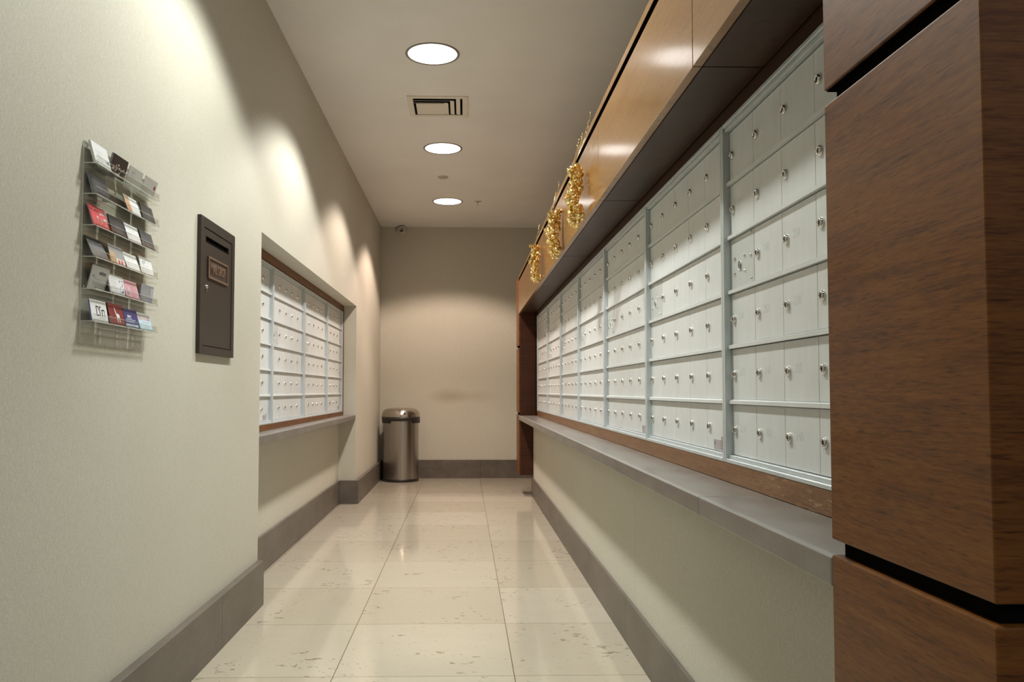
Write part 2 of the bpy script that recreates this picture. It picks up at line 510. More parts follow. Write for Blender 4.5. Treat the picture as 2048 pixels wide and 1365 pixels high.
def slabs(mb, along, a0, a1, f0, f1, z0, z1, k, step=0.61, start=0.0):
    t = a0; cuts = [a0]
    n = math.ceil((a0 - start) / step)
    while start + n * step < a1 - 0.05:
        c = start + n * step
        if c > a0 + 0.05: cuts.append(c)
        n += 1
    cuts.append(a1)
    for c0, c1 in zip(cuts, cuts[1:]):
        g = 0.0006
        if along == 'y': mb.box(f0, f1, c0 + g, c1 - g, z0, z1, k)
        else: mb.box(c0 + g, c1 - g, f0, f1, z0, z1, k)
BH = 0.197
bl = MB()
slabs(bl, 'y', YF, RO0 - 0.0, XL, -0.90, 0, BH, 'base', 0.92, 0.3)
slabs(bl, 'y', RO0 - 0.03, RO1 - 0.03, -1.074, -1.058, 0, BH, 'base', 0.92, 0.3)
bl.box(-1.058, -0.90, RO1 - 0.03, RO1, 0, BH, 'base')
slabs(bl, 'y', RO1, YB, XL, -0.90, 0, BH, 'base', 0.92, 0.3)
structure('baseboard_left', bl, 0.0012)
bb = MB(); slabs(bb, 'x', -0.90, XR, YB - 0.017, YB, 0, 0.2, 'base', 0.92, 0.178); structure('baseboard_back', bb, 0.0012)
br = MB(); slabs(br, 'y', YW0, 7.383, 0.618, 0.63, 0, 0.170, 'base', 0.92, 0.35)
br.box(0.618, 0.95, 7.3835, 7.395, 0, 0.170, 'base'); structure('baseboard_right', br, 0.0012)

# ------------------------------------------------------------------ wood pillars
def pillar(y0, y1, label):
    t = thing('wood_pillar', label, 'pillar', (0.5, y0, 0))
    d = y1 - y0; w_ = 0.42
    for z0, z1 in ((0.196, 0.739), (0.760, 1.357), (1.378, 2.02)):
        b = MB(); b.box(0, w_, 0, d, z0, z1, 'wood'); b.build('panel', t, bevel=0.0022)
        if z0 > 1: MB().box(0.003, w_ - 0.003, 0.003, d - 0.003, z0 - 0.0015, z0 + 0.001, 'black').build('groove_lining', t)
    b = MB(); b.box(0.0124, w_ - 0.0124, 0.0124, d - 0.0124, 0.19, 2.015, 'black'); c = b.build('core', t); c['label'] = 'black recessed core seen in the grooves'
    b = MB(); b.box(0.14, w_ - 0.03, 0.03, d - 0.03, 0, 0.19, 'base'); b.build('plinth', t)
    return t
pillar(0.755, 1.094, 'wide brown wood-panelled pillar with black grooves at the near right')
pillar(7.395, 7.724, 'narrow-looking brown wood pillar at the far end of the right mailboxes')

# ------------------------------------------------------------------ fascia over the right mailboxes
YA0, YA1 = 1.094, 7.395
joints = [YA0] + [1.728 + 1.2445 * i for i in range(5)] + [YA1]
t = thing('wood_fascia', 'long golden-lit brown wood fascia above the right-hand mailboxes', 'fascia', (0, 0, 0))
for a, b in zip(joints, joints[1:]):
    g = 0.0022
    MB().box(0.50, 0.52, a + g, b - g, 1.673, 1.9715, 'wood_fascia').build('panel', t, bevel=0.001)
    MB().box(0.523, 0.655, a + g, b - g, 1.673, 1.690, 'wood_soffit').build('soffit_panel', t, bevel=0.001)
MB().box(0.512, 0.66, YA0, YA1, 1.690, 1.998, 'black').build('core', t)
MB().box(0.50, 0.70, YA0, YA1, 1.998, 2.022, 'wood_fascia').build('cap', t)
MB().box(0.5003, 0.512, YA0, YA1, 1.9955, 1.9978, 'black').build('groove_lining', t)
MB().box(0.508, 0.524, YA0, YA1, 1.676, 1.690, 'wood_red').build('joint_backing', t)
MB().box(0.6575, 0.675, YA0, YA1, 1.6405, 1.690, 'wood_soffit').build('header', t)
# wood strip and end returns around the mailboxes
bs = tag(MB().box(0.655, 0.68, YA0, 7.262, 0.7355, 0.7815, 'wood_worn').build('backsplash'),
         'worn wood strip between the right mailboxes and the grey counter', 'wood strip')
e = tag(MB().box(0.655, 0.95, 1.094, 1.136, 0.782, 1.640, 'wood').build('filler_strip'), 'wood filler strip beside the near right pillar', 'wood strip')
t = thing('end_panel', 'dark red-brown wood panel closing the far end of the right mailbox recess', 'panel', (0, 0, 0))
MB().box(0.512, 0.6545, 7.375, 7.394, 0.7355, 1.6725, 'wood_red').build('upper_board', t)
MB().box(0.5125, 0.6295, 7.375, 7.394, 0.196, 0.6945, 'wood_red').build('lower_board', t)

# ------------------------------------------------------------------ counters
t = thing('counter', 'long grey stone counter below the right-hand mailboxes', 'counter', (0, 0, 0))
cj = [1.096, 1.72, 2.94, 4.16, 5.38, 6.60, 7.373]
for a, b in zip(cj, cj[1:]):
    MB().box(0.500, 0.655, a + 0.0006, b - 0.0006, 0.695, 0.735, 'counter').build('slab', t, bevel=0.0025)
t = thing('counter', 'short grey stone counter in the recess of the left wall', 'counter', (0, 0, 0))
cj = [RO0 + 0.002, 4.44, 5.66, RO1 - 0.002]
for a, b in zip(cj, cj[1:]):
    MB().box(-1.10, -0.931, a + 0.0006, b - 0.0006, 0.713, 0.752, 'counter').build('slab', t, bevel=0.0025)

# wood surround of the left mailboxes
t = thing('wood_surround', 'thin brown wood surround of the left wall mailboxes', 'wood strip', (0, 0, 0))
MB().box(-1.06, -1.036, RO0 + 0.001, RO1 - 0.001, 1.6405, 1.6875, 'wood').build('header', t)
MB().box(-1.06, -1.036, RO0 + 0.001, RO1 - 0.001, 0.7525, 0.7815, 'wood').build('bottom_strip', t)
MB().box(-1.06, -1.036, 6.914, RO1 - 0.001, 0.7815, 1.6405, 'wood').build('side_strip', t)

# ------------------------------------------------------------------ mailboxes
UW, UZ0, UH = 0.873, 0.782, 0.856
DP, DR = 0.165, 0.1377        # door pitch and row pitch
def frame_mesh(cols):
    uw = UW if cols == 5 else 0.767
    b = MB()
    b.box(0.0004, 0.0127, 0, 0.035, 0, UH, 'alu', bev=0.0015)
    b.box(uw - 0.0127, uw - 0.0004, 0, 0.035, 0, UH, 'alu', bev=0.0015)
    b.box(0.0127, uw - 0.0127, 0, 0.035, 0, 0.010, 'alu', bev=0.0015)
    b.box(0.0127, uw - 0.0127, 0.008, 0.035, 0.010, 0.019, 'alu', bev=0.001)
    b.box(0.0127, uw - 0.0127, 0, 0.035, UH - 0.010, UH, 'alu', bev=0.0015)
    b.box(0.0127, uw - 0.0127, 0.006, 0.035, UH - 0.020, UH - 0.0105, 'alu', bev=0.001)
    for r in range(1, 6):
        z = 0.014 + DR * r
        b.prism([(0.009, z - 0.005), (0.035, z - 0.005), (0.035, z + 0.007), (0.018, z + 0.006), (0.009, z + 0.0035)], 'x', 0.0127, uw - 0.0127, 'door')
    b.box(0.0135 + DP * cols + 0.001, uw - 0.0127, 0.0185, 0.03, 0.019, UH - 0.02, 'alu')
    b.box(0.0127, uw - 0.0127, 0.030, 0.24, 0.0, UH, 'gap')  # dark body: paints the shade seen in the gaps between doors
    return b.mesh('frame')
door_b = MB(); door_b.box(0.0006, DP - 0.0006, 0.018, 0.029, 0.0065, DR - 0.0065, 'door', bev=0.0008)
DOOR = door_b.mesh('door')
lk = MB()
RX = Matrix.Rotation(PI / 2, 4, 'X')   # +z -> -y
lk.lathe([(0.0105, 0), (0.0108, 0.0015), (0.0100, 0.0042), (0.0078, 0.0068), (0.0066, 0.0072), (0.0060, 0.0060), (0, 0.0064)], 'chrome', 20, RX)
lk.box(-0.0010, 0.0010, -0.0070, -0.0060, -0.0040, 0.0040, 'slot')
lk.box(-0.0030, 0.0030, -0.0070, -0.0060, -0.0010, 0.0012, 'slot')
LOCK = lk.mesh('lock')
lks = MB()
lks.lathe([(0.0105, 0), (0.0108, 0.0015), (0.0100, 0.0042), (0.0076, 0.0068), (0.0, 0.0072)], 'chrome', 12, RX)
lks.box(-0.0010, 0.0010, -0.0078, -0.0069, -0.0040, 0.0040, 'slot')
LOCK_FAR = lks.mesh('lock')
pm = MB(); pm.box(0.0008, DP - 0.0008, 0.0175, 0.029, 0.0065, DR - 0.0065, 'plate', bev=0.0006)
pm.lathe([(0.0125, 0), (0.0120, 0.0020), (0.0112, 0.0022), (0.0108, 0.0004)], 'plate', 20, Matrix.Translation((0.070, 0.0175, 0.058)) @ RX)
pm.lathe([(0.0072, 0.0004), (0, 0.0006)], 'slot', 14, Matrix.Translation((0.0735, 0.0172, 0.0555)) @ RX)
pm.lathe([(0.0108, 0.0003), (0.0100, 0.0004)], 'gap', 20, Matrix.Translation((0.070, 0.0174, 0.058)) @ RX)
PLATE = pm.mesh('master_lock_panel')
sc = MB(); sc.lathe([(0.0042, 0), (0.0040, 0.0018), (0.0024, 0.0034), (0, 0.0038)], 'chrome', 10, RX)
SCREW = sc.mesh('screw')
SCR = [(0.145, 0.127), (0.145, 0.072), (0.148, 0.016), (0.104, 0.078), (0.104, 0.041), (0.034, 0.080), (0.034, 0.043)]
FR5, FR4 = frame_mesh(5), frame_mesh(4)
sk = MB(); sk.box(0, 0.060, 0.0170, 0.0180, 0, 0.026, 'sticker'); sk.box(0.062, 0.072, 0.0170, 0.0180, 0.0, 0.036, 'sticker')
sk.box(0.006, 0.014, 0.0166, 0.0172, 0.012, 0.022, 'sticker_ink')
for i in range(4): sk.box(0.064, 0.070, 0.0166, 0.0172, 0.004 + i * 0.007, 0.006 + i * 0.007, 'sticker_ink')
STICK = sk.mesh('sticker')

NUMS = {(3, 1): '248', (3, 2): '254', (4, 0): '245', (4, 1): '251', (4, 2): '238', (5, 0): '235', (5, 1): '246', (5, 2): '252',
        (6, 0): '237', (6, 1): '242', (6, 2): '240'}
def mailbox_unit(origin, rz, cols, label, group, near=False, sticker=False, numbers=False):
    t = thing('mailbox_bank', label, 'mailboxes', origin, rz, group)
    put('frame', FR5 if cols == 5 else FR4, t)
    for r in range(6):
        zb = 0.014 + DR * (5 - r)
        for c in range(cols):
            xb = 0.0135 + DP * c
            if r == 2 and c == 0:
                p = put('master_lock_panel', PLATE, t, (xb, 0, zb))
                for sx, sz in SCR: put('screw', SCREW, p, (sx, 0.0175, sz))
                continue
            d = put('door', DOOR, t, (xb, 0, zb))
            lo_ = put('lock', LOCK if near else LOCK_FAR, d, (0.024, 0.018, DR * 0.5))
            if numbers and (r + 1, c) in NUMS:
                nb = MB(); nb.add_mesh(text_mesh(NUMS[(r + 1, c)], 0.026, 0.00015), 'engraved', at(0.073, 0.0179, DR * 0.53, 0.95))
                nb.build('number', d)
    if sticker:
        put('sticker', STICK, t, (0.0135 + DP * cols - (0.105 if cols == 5 else 0.08), 0, 0.024))
    return t
names_r = ['right-wall mailbox bank nearest the viewer, half hidden by the wood pillar',
           'second right-wall mailbox bank, with a greyish two-piece sticker low at its right',
           'third right-wall mailbox bank, with a small grey square sticker low at its right',
           'fourth right-wall mailbox bank, next beyond the one with the small square sticker',
           'fifth right-wall mailbox bank, third from the far end',
           'sixth right-wall mailbox bank, next to the farthest one',
           'farthest right-wall mailbox bank, against the dark end panel']
for k in range(7):
    y_left = 2.022 + 0.873 * k        # the bank's left side is its far side
    mailbox_unit((0.655, y_left, UZ0), -PI / 2, 5, names_r[k], 'silver mailbox banks on the right wall', near=(k < 2),
                 sticker=(k in (1, 2)), numbers=(k == 0))
names_l = ['left recess mailbox bank cut off by the near wall edge, one column showing',
           'second left recess mailbox bank, first one seen whole',
           'third left recess mailbox bank, between two whole banks',
           'farthest left recess mailbox bank, narrower, with a dark sticker at the bottom corner']
for k in range(4):
    y_left = 4.400 - 0.873 + 0.873 * k
    if k == 0: y_left += 0
    cols = 4 if k == 3 else 5
    o_ = mailbox_unit((-1.040, y_left, UZ0), PI / 2, cols, names_l[k], 'silver mailbox banks in the left recess', sticker=(k in (0, 3)))

# ------------------------------------------------------------------ ceiling fittings
lens = emit('lamp_lens', (1.0, 0.97, 0.93), 2.0)
M['lens'] = lens
names_lamp = {0: 'nearest of the three round ceiling downlights in view', 1: 'middle round ceiling downlight, between the vent and the smoke detector',
              2: 'farthest round ceiling downlight, beside the sprinkler head', 3: 'round ceiling downlight over the mail drop, nearer than the three in view',
              4: 'round ceiling downlight just ahead of the viewer', 5: 'round ceiling downlight behind the viewer'}
ring = MB(); ring.lathe([(LAMP_R - 0.013, 0.0), (LAMP_R - 0.013, -0.003), (LAMP_R - 0.006, -0.005), (LAMP_R, -0.003), (LAMP_R, 0.0)], 'trim_ring', 64)
RING = ring.mesh('trim_ring')
le = MB(); le.lathe([(0, -0.0012), (LAMP_R - 0.0132, -0.0012), (LAMP_R - 0.0132, -0.0002), (0, -0.0002)], 'lens', 64, smooth=False)
LENS = le.mesh('lens')
for i, (x, y, c_, e_) in enumerate(LAMPS):
    t = thing('ceiling_downlight', names_lamp[i], 'ceiling light', (x, y, CEIL), 0, 'round downlights along the corridor ceiling')
    put('trim_ring', RING, t); put('lens', LENS, t)

t = thing('air_vent', 'square cream air vent with stepped louvres in the ceiling', 'vent', (VX0, VY0, CEIL))
vw, vd = VX1 - VX0, VY1 - VY0
b = MB(); fwid = 0.036
b.box(0, vw, 0, fwid, -0.005, 0, 'vent'); b.box(0, vw, vd - fwid, vd, -0.005, 0, 'vent')
b.box(0, fwid, fwid, vd - fwid, -0.005, 0, 'vent'); b.box(vw - fwid, vw, fwid, vd - fwid, -0.005, 0, 'vent')
b.build('frame', t, bevel=0.001)
b = MB(); x0, x1, y0, y1 = fwid, vw - fwid, fwid, vd - fwid
b.box(x0, x1, y0, y1, 0.095, 0.10, 'vent_dark'); b.box(x0 - 0.001, x0 + 0.001, y0, y1, 0, 0.1, 'vent_dark'); b.box(x1 - 0.001, x1 + 0.001, y0, y1, 0, 0.1, 'vent_dark')
b.box(x0, x1, y0 - 0.001, y0 + 0.001, 0, 0.1, 'vent_dark'); b.box(x0, x1, y1 - 0.001, y1 + 0.001, 0, 0.1, 'vent_dark')
b.build('throat', t)
st = 0.038
for i in range(3):      # L-shaped blades: near side and right side
    b = MB(); a = st * i + 0.004
    xr = x1 - a; yn = y0 + a
    b.prism([(yn + 0.004, -0.001), (yn + 0.008, -0.001), (yn + 0.034, 0.0095), (yn + 0.032, 0.011)], 'x', x0 + 0.002, xr - 0.012, 'vent')
    b.prism([(xr - 0.010, -0.001), (xr - 0.012, -0.0015), (xr - 0.036, 0.003), (xr - 0.034, 0.006)], 'y', yn + 0.012, y1 - 0.002, 'vent')
    b.build('louvre', t)
b = MB(); a = st * 3
b.prism([(y0 + a + 0.004, 0.004), (y0 + a + 0.004, 0.008), (y1 - 0.001, 0.004), (y1 - 0.001, 0.0)], 'x', x0 + 0.014, x1 - a + 0.004, 'vent')
b.build('centre_plate', t)

t = thing('smoke_detector', 'small flat round detector disc on the ceiling between two downlights', 'smoke detector', (-0.186, 6.80, CEIL))
b = MB(); b.lathe([(0.043, 0), (0.043, -0.006), (0.036, -0.012), (0, -0.013)], 'grey_plastic', 32); b.build('cover', t)
b = MB(); b.lathe([(0.047, 0), (0.047, -0.002), (0.043, -0.003)], 'white_plastic', 32); b.build('base_ring', t)
t = thing('sprinkler_head', 'small fire sprinkler head on the ceiling right of the farthest downlight', 'sprinkler', (0.122, 7.681, CEIL))
b = MB(); b.lathe([(0.040, 0), (0.038, -0.004), (0.014, -0.007)], 'white_plastic', 24); b.build('escutcheon', t)
b = MB(); b.lathe([(0.007, -0.004), (0.007, -0.020), (0.004, -0.024), (0.004, -0.034), (0.013, -0.036), (0.013, -0.038), (0, -0.038)], 'chrome', 16); b.build('nozzle', t)

t = thing('security_camera', 'small white security camera high in the far left corner', 'security camera', (-0.70, YB, 2.745))
b = MB(); b.box(-0.075, 0.0, -0.012, 0, -0.012, 0.030, 'grey_plastic', bev=0.003); b.tube([(-0.03, -0.01, 0.01), (-0.01, -0.04, 0.01), (0, -0.06, 0.0)], 0.010, 'white_plastic', 10); b.build('bracket', t)
RC = Matrix.Translation((0.005, -0.075, -0.004)) @ Matrix.Rotation(math.radians(-70), 4, 'X') @ Matrix.Rotation(math.radians(12), 4, 'Y')
RC = Matrix.Translation((0.005, -0.070, -0.004)) @ Matrix.Rotation(math.radians(105), 4, 'X')
b = MB(); b.lathe([(0, -0.035), (0.030, -0.033), (0.042, -0.018), (0.046, 0.0), (0.043, 0.018), (0.034, 0.030), (0.030, 0.030)], 'white_plastic', 28, RC); b.build('housing', t)
b = MB(); b.lathe([(0.030, 0.029), (0.028, 0.024), (0, 0.024)], 'grey_plastic', 24, RC)
b.lathe([(0.012, 0.0245), (0.011, 0.032), (0, 0.034)], 'dark_glass', 16, RC @ Matrix.Translation((-0.004, -0.010, 0)))
b.lathe([(0.006, 0.0245), (0, 0.028)], 'dark_glass', 10, RC @ Matrix.Translation((0.012, -0.010, 0)))
b.lathe([(0.007, 0.0245), (0, 0.028)], 'dark_glass', 10, RC @ Matrix.Translation((0.006, 0.013, 0))); b.build('lens', t)

# ------------------------------------------------------------------ trash can
t = thing('trash_can', 'tall round brushed steel trash can with a domed lid in the far left corner', 'trash can', (-0.680, 8.668, 0))
b = MB(); b.lathe([(0, 0), (0.186, 0), (0.194, 0.004), (0.195, 0.030), (0.191, 0.032)], 'plastic', 64); b.build('base_ring', t)
b = MB(); b.lathe([(0.1905, 0.030), (0.1905, 0.645)], 'steel', 96); b.build('body', t)
b = MB(); b.lathe([(0.191, 0.640), (0.199, 0.641), (0.203, 0.646), (0.2065, 0.682), (0.200, 0.685), (0.10, 0.685), (0, 0.685)], 'plastic', 96)
for a0 in (math.radians(200), math.radians(-42)):
    for j in range(9):
        a = a0 + math.radians(4.5) * j
        b.box(-0.009, 0.009, -0.205, -0.192, 0.618, 0.650, 'plastic', Matrix.Rotation(a + PI / 2, 4, 'Z'))
b.build('rim_band', t)
b = MB(); b.lathe([(0.2035, 0.684), (0.2035, 0.700), (0.199, 0.722), (0.187, 0.745), (0.165, 0.763), (0.13, 0.773), (0.07, 0.778), (0, 0.779)], 'steel_lid', 96); b.build('lid', t)
b = MB(); b.lathe([(0.0, 0.0), (0.008, 0.002), (0.010, 0.007), (0.006, 0.010), (0, 0.0105)], 'chrome', 16, Matrix.Translation((-0.02, -0.08, 0.772))); b.build('lid_button', t)
b = MB()
for i in range(6):
    z = 0.712 + i * 0.006; hw = 0.010 - i * 0.0015
    r = 0.2012 - 0.0005 * i * i * 0.6
    b.box(-hw, hw, -r - 0.001, -r + 0.004, z, z + 0.0062, 'plastic', Matrix.Rotation(math.radians(16), 4, 'Z'))
b.build('lid_notch', t)

# ------------------------------------------------------------------ mail drop box on the left wall
t = thing('mail_drop', 'dark bronze mail drop door with a slot and plaque on the left wall', 'mail slot', (XL, 2.800, 1.090), PI / 2)
DW, DH = 0.412, 0.485
b = MB()
b.box(0, 0.036, -0.014, 0, 0, DH, 'bronze_dark'); b.box(DW - 0.036, DW, -0.014, 0, 0, DH, 'bronze_dark')
b.box(0.036, DW - 0.036, -0.014, 0, 0, 0.028, 'bronze_dark'); b.box(0.036, DW - 0.036, -0.014, 0, DH - 0.036, DH, 'bronze_dark')
b.box(0.030, DW - 0.030, -0.004, 0, 0.02, DH - 0.03, 'black'); b.build('frame', t, bevel=0.0012)
b = MB(); sx0, sx1, sz0, sz1 = 0.060, 0.338, 0.399, 0.421
b.box(0.039, DW - 0.039, -0.0115, -0.004, 0.031, sz0, 'bronze_dark'); b.box(0.039, DW - 0.039, -0.0115, -0.004, sz1, DH - 0.039, 'bronze_dark')
b.box(0.039, sx0, -0.0115, -0.004, sz0, sz1, 'bronze_dark'); b.box(sx1, DW - 0.039, -0.0115, -0.004, sz0, sz1, 'bronze_dark')
b.box(sx0, sx1, -0.0055, -0.0042, sz0, sz1, 'black'); d_ = b.build('door', t)
b = MB(); px0, px1, pz0, pz1 = 0.080, 0.314, 0.273, 0.352
b.box(px0, px1, -0.0145, -0.0117, pz0, pz1, 'plaque')
bw = 0.008
b.box(px0, px1, -0.018, -0.0145, pz0, pz0 + bw, 'bronze'); b.box(px0, px1, -0.018, -0.0145, pz1 - bw, pz1, 'bronze')
b.box(px0, px0 + bw, -0.018, -0.0145, pz0 + bw, pz1 - bw, 'bronze'); b.box(px1 - bw, px1, -0.018, -0.0145, pz0 + bw, pz1 - bw, 'bronze')
pq = b.build('plaque', t, bevel=0.001); pq['label'] = 'dark plaque with a raised bronze border'
b = MB(); b.add_mesh(text_mesh('MAIL DROP', 0.050, 0.0008, 0.0012), 'bronze', at((px0 + px1) / 2, -0.0155, (pz0 + pz1) / 2, 0.66)); b.build('lettering', pq)
b = MB(); b.lathe([(0.007, 0), (0.007, 0.003), (0.004, 0.006), (0, 0.006)], 'chrome', 16, Matrix.Translation((0.072, -0.0115, 0.240)) @ RX)
b.box(0.0705, 0.0755, -0.0145, -0.0115, 0.222, 0.232, 'chrome', bev=0.001); b.build('lock', d_)

# ------------------------------------------------------------------ acrylic card rack on the left wall
RY0 = 1.958
t = thing('card_rack', 'clear acrylic business card rack of six tiers on the left wall', 'card rack', (XL, RY0, 0), PI / 2)
RW = 0.400
b = MB(); b.box(0, RW, -0.004, -0.0008, 1.074, 1.571, 'acrylic'); b.box(-0.0008, 0.0, -0.004, -0.0008, 1.076, 1.569, 'acrylic_edge'); b.box(0.002, RW - 0.002, -0.004, -0.0008, 1.571, 1.5718, 'acrylic_edge'); b.build('back_plate', t)
TZ = [1.517, 1.441, 1.364, 1.287, 1.209, 1.130]
PK = RW / 4
for z in TZ:
    b = MB()
    b.box(0, RW, -0.034, -0.0042, z - 0.0025, z, 'acrylic')
    b.box(0, RW, -0.0355, -0.0330, z, z + 0.0165, 'acrylic')
    b.box(0, RW, -0.034, -0.0042, z - 0.0165, z - 0.0150, 'acrylic')
    b.box(0, RW, -0.0355, -0.0330, z - 0.0025, z - 0.0005, 'acrylic_edge')
    b.box(0, RW, -0.0355, -0.0335, z + 0.0165, z + 0.0172, 'acrylic_edge')
    b.box(0, 0.0008, -0.034, -0.0042, z - 0.0025, z, 'acrylic_edge')
    for k in range(5):
        x = min(max(PK * k, 0.0011), RW - 0.0011)
        b.box(x - 0.0014, x + 0.0014, -0.0362, -0.0355, z - 0.0020, z + 0.0010, 'chrome')  # tiny bright chips standing in for glints at the pocket dividers
        b.box(x - 0.001, x + 0.001, -0.0328, -0.0042, z, z + 0.0165, 'acrylic')
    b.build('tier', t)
b = MB()
for k in (1, 2, 3): b.box(PK * k - 0.006, PK * k + 0.006, -0.0062, -0.0042, 1.08, 1.112, 'acrylic')
b.build('lower_tabs', t)
for x, z in ((0.012, 1.560), (0.388, 1.50), (0.012, 1.215), (0.388, 1.30)):
    b = MB(); b.lathe([(0.0035, 0), (0.003, 0.0015), (0, 0.002)], 'chrome', 10, Matrix.Translation((x, -0.0042, z)) @ RX); b.build('screw', t)

def ink(name, col, rough=0.45, coat=0.0):
    if name not in M: M[name] = simple(name, col, rough, coat=coat)
    return name
WH = ink('card_white', (0.74, 0.75, 0.76)); BK = ink('card_black', (0.018, 0.016, 0.018), 0.3); SL = ink('card_slate', (0.085, 0.092, 0.115), 0.4)
GR = ink('card_grey', (0.44, 0.44, 0.41)); RD = ink('card_red', (0.62, 0.055, 0.075)); TN = ink('card_tan', (0.52, 0.36, 0.22)); PK_ = ink('card_pink', (0.62, 0.33, 0.38))
BL = ink('card_navy', (0.045, 0.040, 0.16)); LB = ink('card_light_blue', (0.48, 0.62, 0.72)); MR = ink('card_maroon', (0.20, 0.025, 0.022)); BG = ink('card_blue_grey', (0.28, 0.29, 0.33))
VI = ink('card_violet', (0.22, 0.22, 0.58)); CH = ink('card_charcoal', (0.045, 0.047, 0.055), 0.35); TX_ = ink('ink_dark', (0.05, 0.05, 0.06)); TG = ink('ink_grey', (0.32, 0.32, 0.33)); OR = ink('card_orange', (0.62, 0.25, 0.10))
CW, CHT = 0.089, 0.051
def card(row, colm, base, label, art, lean=14.0, n=6, side=None, dx=0.0, lift=0.0, wide=CW, tall=CHT, y=-0.029, parent_tag=True):
    """stack of cards standing in one pocket; art(b, w, h) prints on the front card's face"""
    root = thing('card_stack', label, 'business cards', (0, 0, 0), 0, 'business cards in the acrylic rack')
    zt = TZ[row]
    mt = (Matrix.Translation((XL, RY0, 0)) @ Matrix.Rotation(PI / 2, 4, 'Z') @
          Matrix.Translation((PK * colm + PK / 2 + dx, y, zt + 0.0012 + lift)) @ Matrix.Rotation(math.radians(-lean), 4, 'X'))
    root.matrix_world = mt
    b = MB(); b.box(-wide / 2, wide / 2, 0, 0.0004, 0, tall, base)
    art(b, wide, tall); b.build('front_card', root)
    if n > 1:
        b = MB()
        for i in range(1, n):
            o = random.uniform(-0.0006, 0.0006)
            b.box(-wide / 2 + o, wide / 2 + o, 0.0007 * i, 0.0007 * i + 0.0005, 0, tall + random.uniform(-0.0005, 0.0005), side or base)
        b.build('cards_behind', root)
    return root
def rect(b, x0, x1, z0, z1, k, lay=1): b.box(x0, x1, -0.00008 * lay, 0.0, z0, z1, k)
def lines(b, x0, x1, z0, z1, n, k, th=0.0012):
    for i in range(n):
        z = z1 - (z1 - z0) * i / max(1, n - 1)
        rect(b, x0, x0 + (x1 - x0) * random.uniform(0.6, 1.0), z - th / 2, z + th / 2, k, 2)
def poly(b, pts, k, lay=2): b.prism([(p[0], p[1]) for p in pts], 'y', -0.00008 * lay, 0.0, k)
def txt(b, s, size, x, z, k, sx=1.0, bold=0.0):
    b.add_mesh(text_mesh(s, size, 0.00004, bold), k, at(x, -0.00016, z, sx))

def a_white(b, w_, h):
    lines(b, -0.03, 0.02, 0.012, 0.036, 4, TG, 0.0006); rect(b, 0.022, 0.030, 0.014, 0.024, TG, 2); rect(b, 0.031, 0.037, 0.014, 0.022, TX_, 2)
def a_black_art(b, w_, h):
    for i in range(16):
        x, z = random.uniform(-0.04, 0.038), random.uniform(0.008, 0.030)
        poly(b, [(x, z), (x + 0.004, z + 0.001), (x + 0.003, z + 0.006), (x - 0.001, z + 0.004)], random.choice([TN, OR, GR, WH]))
    rect(b, -0.012, 0.012, 0.004, 0.010, GR, 2)
def a_grey(b, w_, h):
    rect(b, -0.024, -0.018, 0.030, 0.040, TG, 2); rect(b, -0.012, -0.006, 0.034, 0.042, TG, 2); lines(b, -0.030, 0.030, 0.012, 0.026, 3, TG, 0.0007)
def a_grey_dot(b, w_, h):
    pts = [(0.031 + 0.006 * math.cos(i * PI / 5), 0.031 + 0.007 * math.sin(i * PI / 5)) for i in range(10)]
    poly(b, pts, MR); lines(b, -0.033, 0.010, 0.010, 0.022, 3, TG, 0.0007)
def a_slate(b, w_, h): lines(b, -0.028, 0.022, 0.014, 0.036, 4, BG, 0.0009)
def a_tan_white(b, w_, h):
    rect(b, -0.0444, -0.012, 0.001, h - 0.001, TN, 1); poly(b, [(-0.040, 0.004), (-0.018, 0.004), (-0.026, 0.036), (-0.034, 0.040)], OR)
    lines(b, -0.006, 0.036, 0.010, 0.040, 5, TG, 0.0005)
def a_black_cut(b, w_, h): rect(b, -0.020, 0.022, 0.001, 0.028, CH, 2); lines(b, -0.015, 0.018, 0.008, 0.020, 3, TG, 0.0006)
def a_red(b, w_, h):
    for i in range(22):
        x, z = random.uniform(-0.022, 0.038), random.uniform(0.004, 0.044); s_ = random.uniform(0.002, 0.006)
        poly(b, [(x, z), (x + s_, z + s_ * 0.3), (x + s_ * 0.7, z + s_ * 1.4), (x - s_ * 0.4, z + s_)], random.choice([WH, WH, GR, BK, TG]))
def a_colour(b, w_, h):
    rect(b, -0.044, -0.010, 0.001, 0.034, TN, 1); rect(b, -0.008, 0.044, 0.001, 0.018, WH, 1); rect(b, -0.008, 0.040, 0.020, 0.030, TG, 1)
    for x in (0.0, 0.018): poly(b, [(x, 0.004), (x + 0.012, 0.003), (x + 0.013, 0.012), (x + 0.004, 0.016)], RD)
def a_lines(b, w_, h): lines(b, -0.034, 0.034, 0.008, 0.042, 6, TG, 0.0005)
def a_verizon(b, w_, h):
    txt(b, 'verizon', 0.0150, 0.012, h * 0.74, TX_, 0.82, 0.0004); rect(b, -0.034, -0.030, 0.031, 0.036, TX_, 2); rect(b, -0.026, -0.022, 0.028, 0.034, TG, 2)
    lines(b, -0.030, 0.036, 0.008, 0.028, 4, TG, 0.0012)
def a_flowers(b, w_, h):
    lines(b, -0.040, 0.006, 0.008, 0.040, 6, BG, 0.0006)
    for i in range(24):
        x, z = random.uniform(0.012, 0.036), random.uniform(0.004, 0.038); s_ = random.uniform(0.003, 0.007)
        poly(b, [(x, z), (x + s_, z + s_ * 0.2), (x + s_ * 0.6, z + s_)], random.choice([VI, BL, VI, BG]))
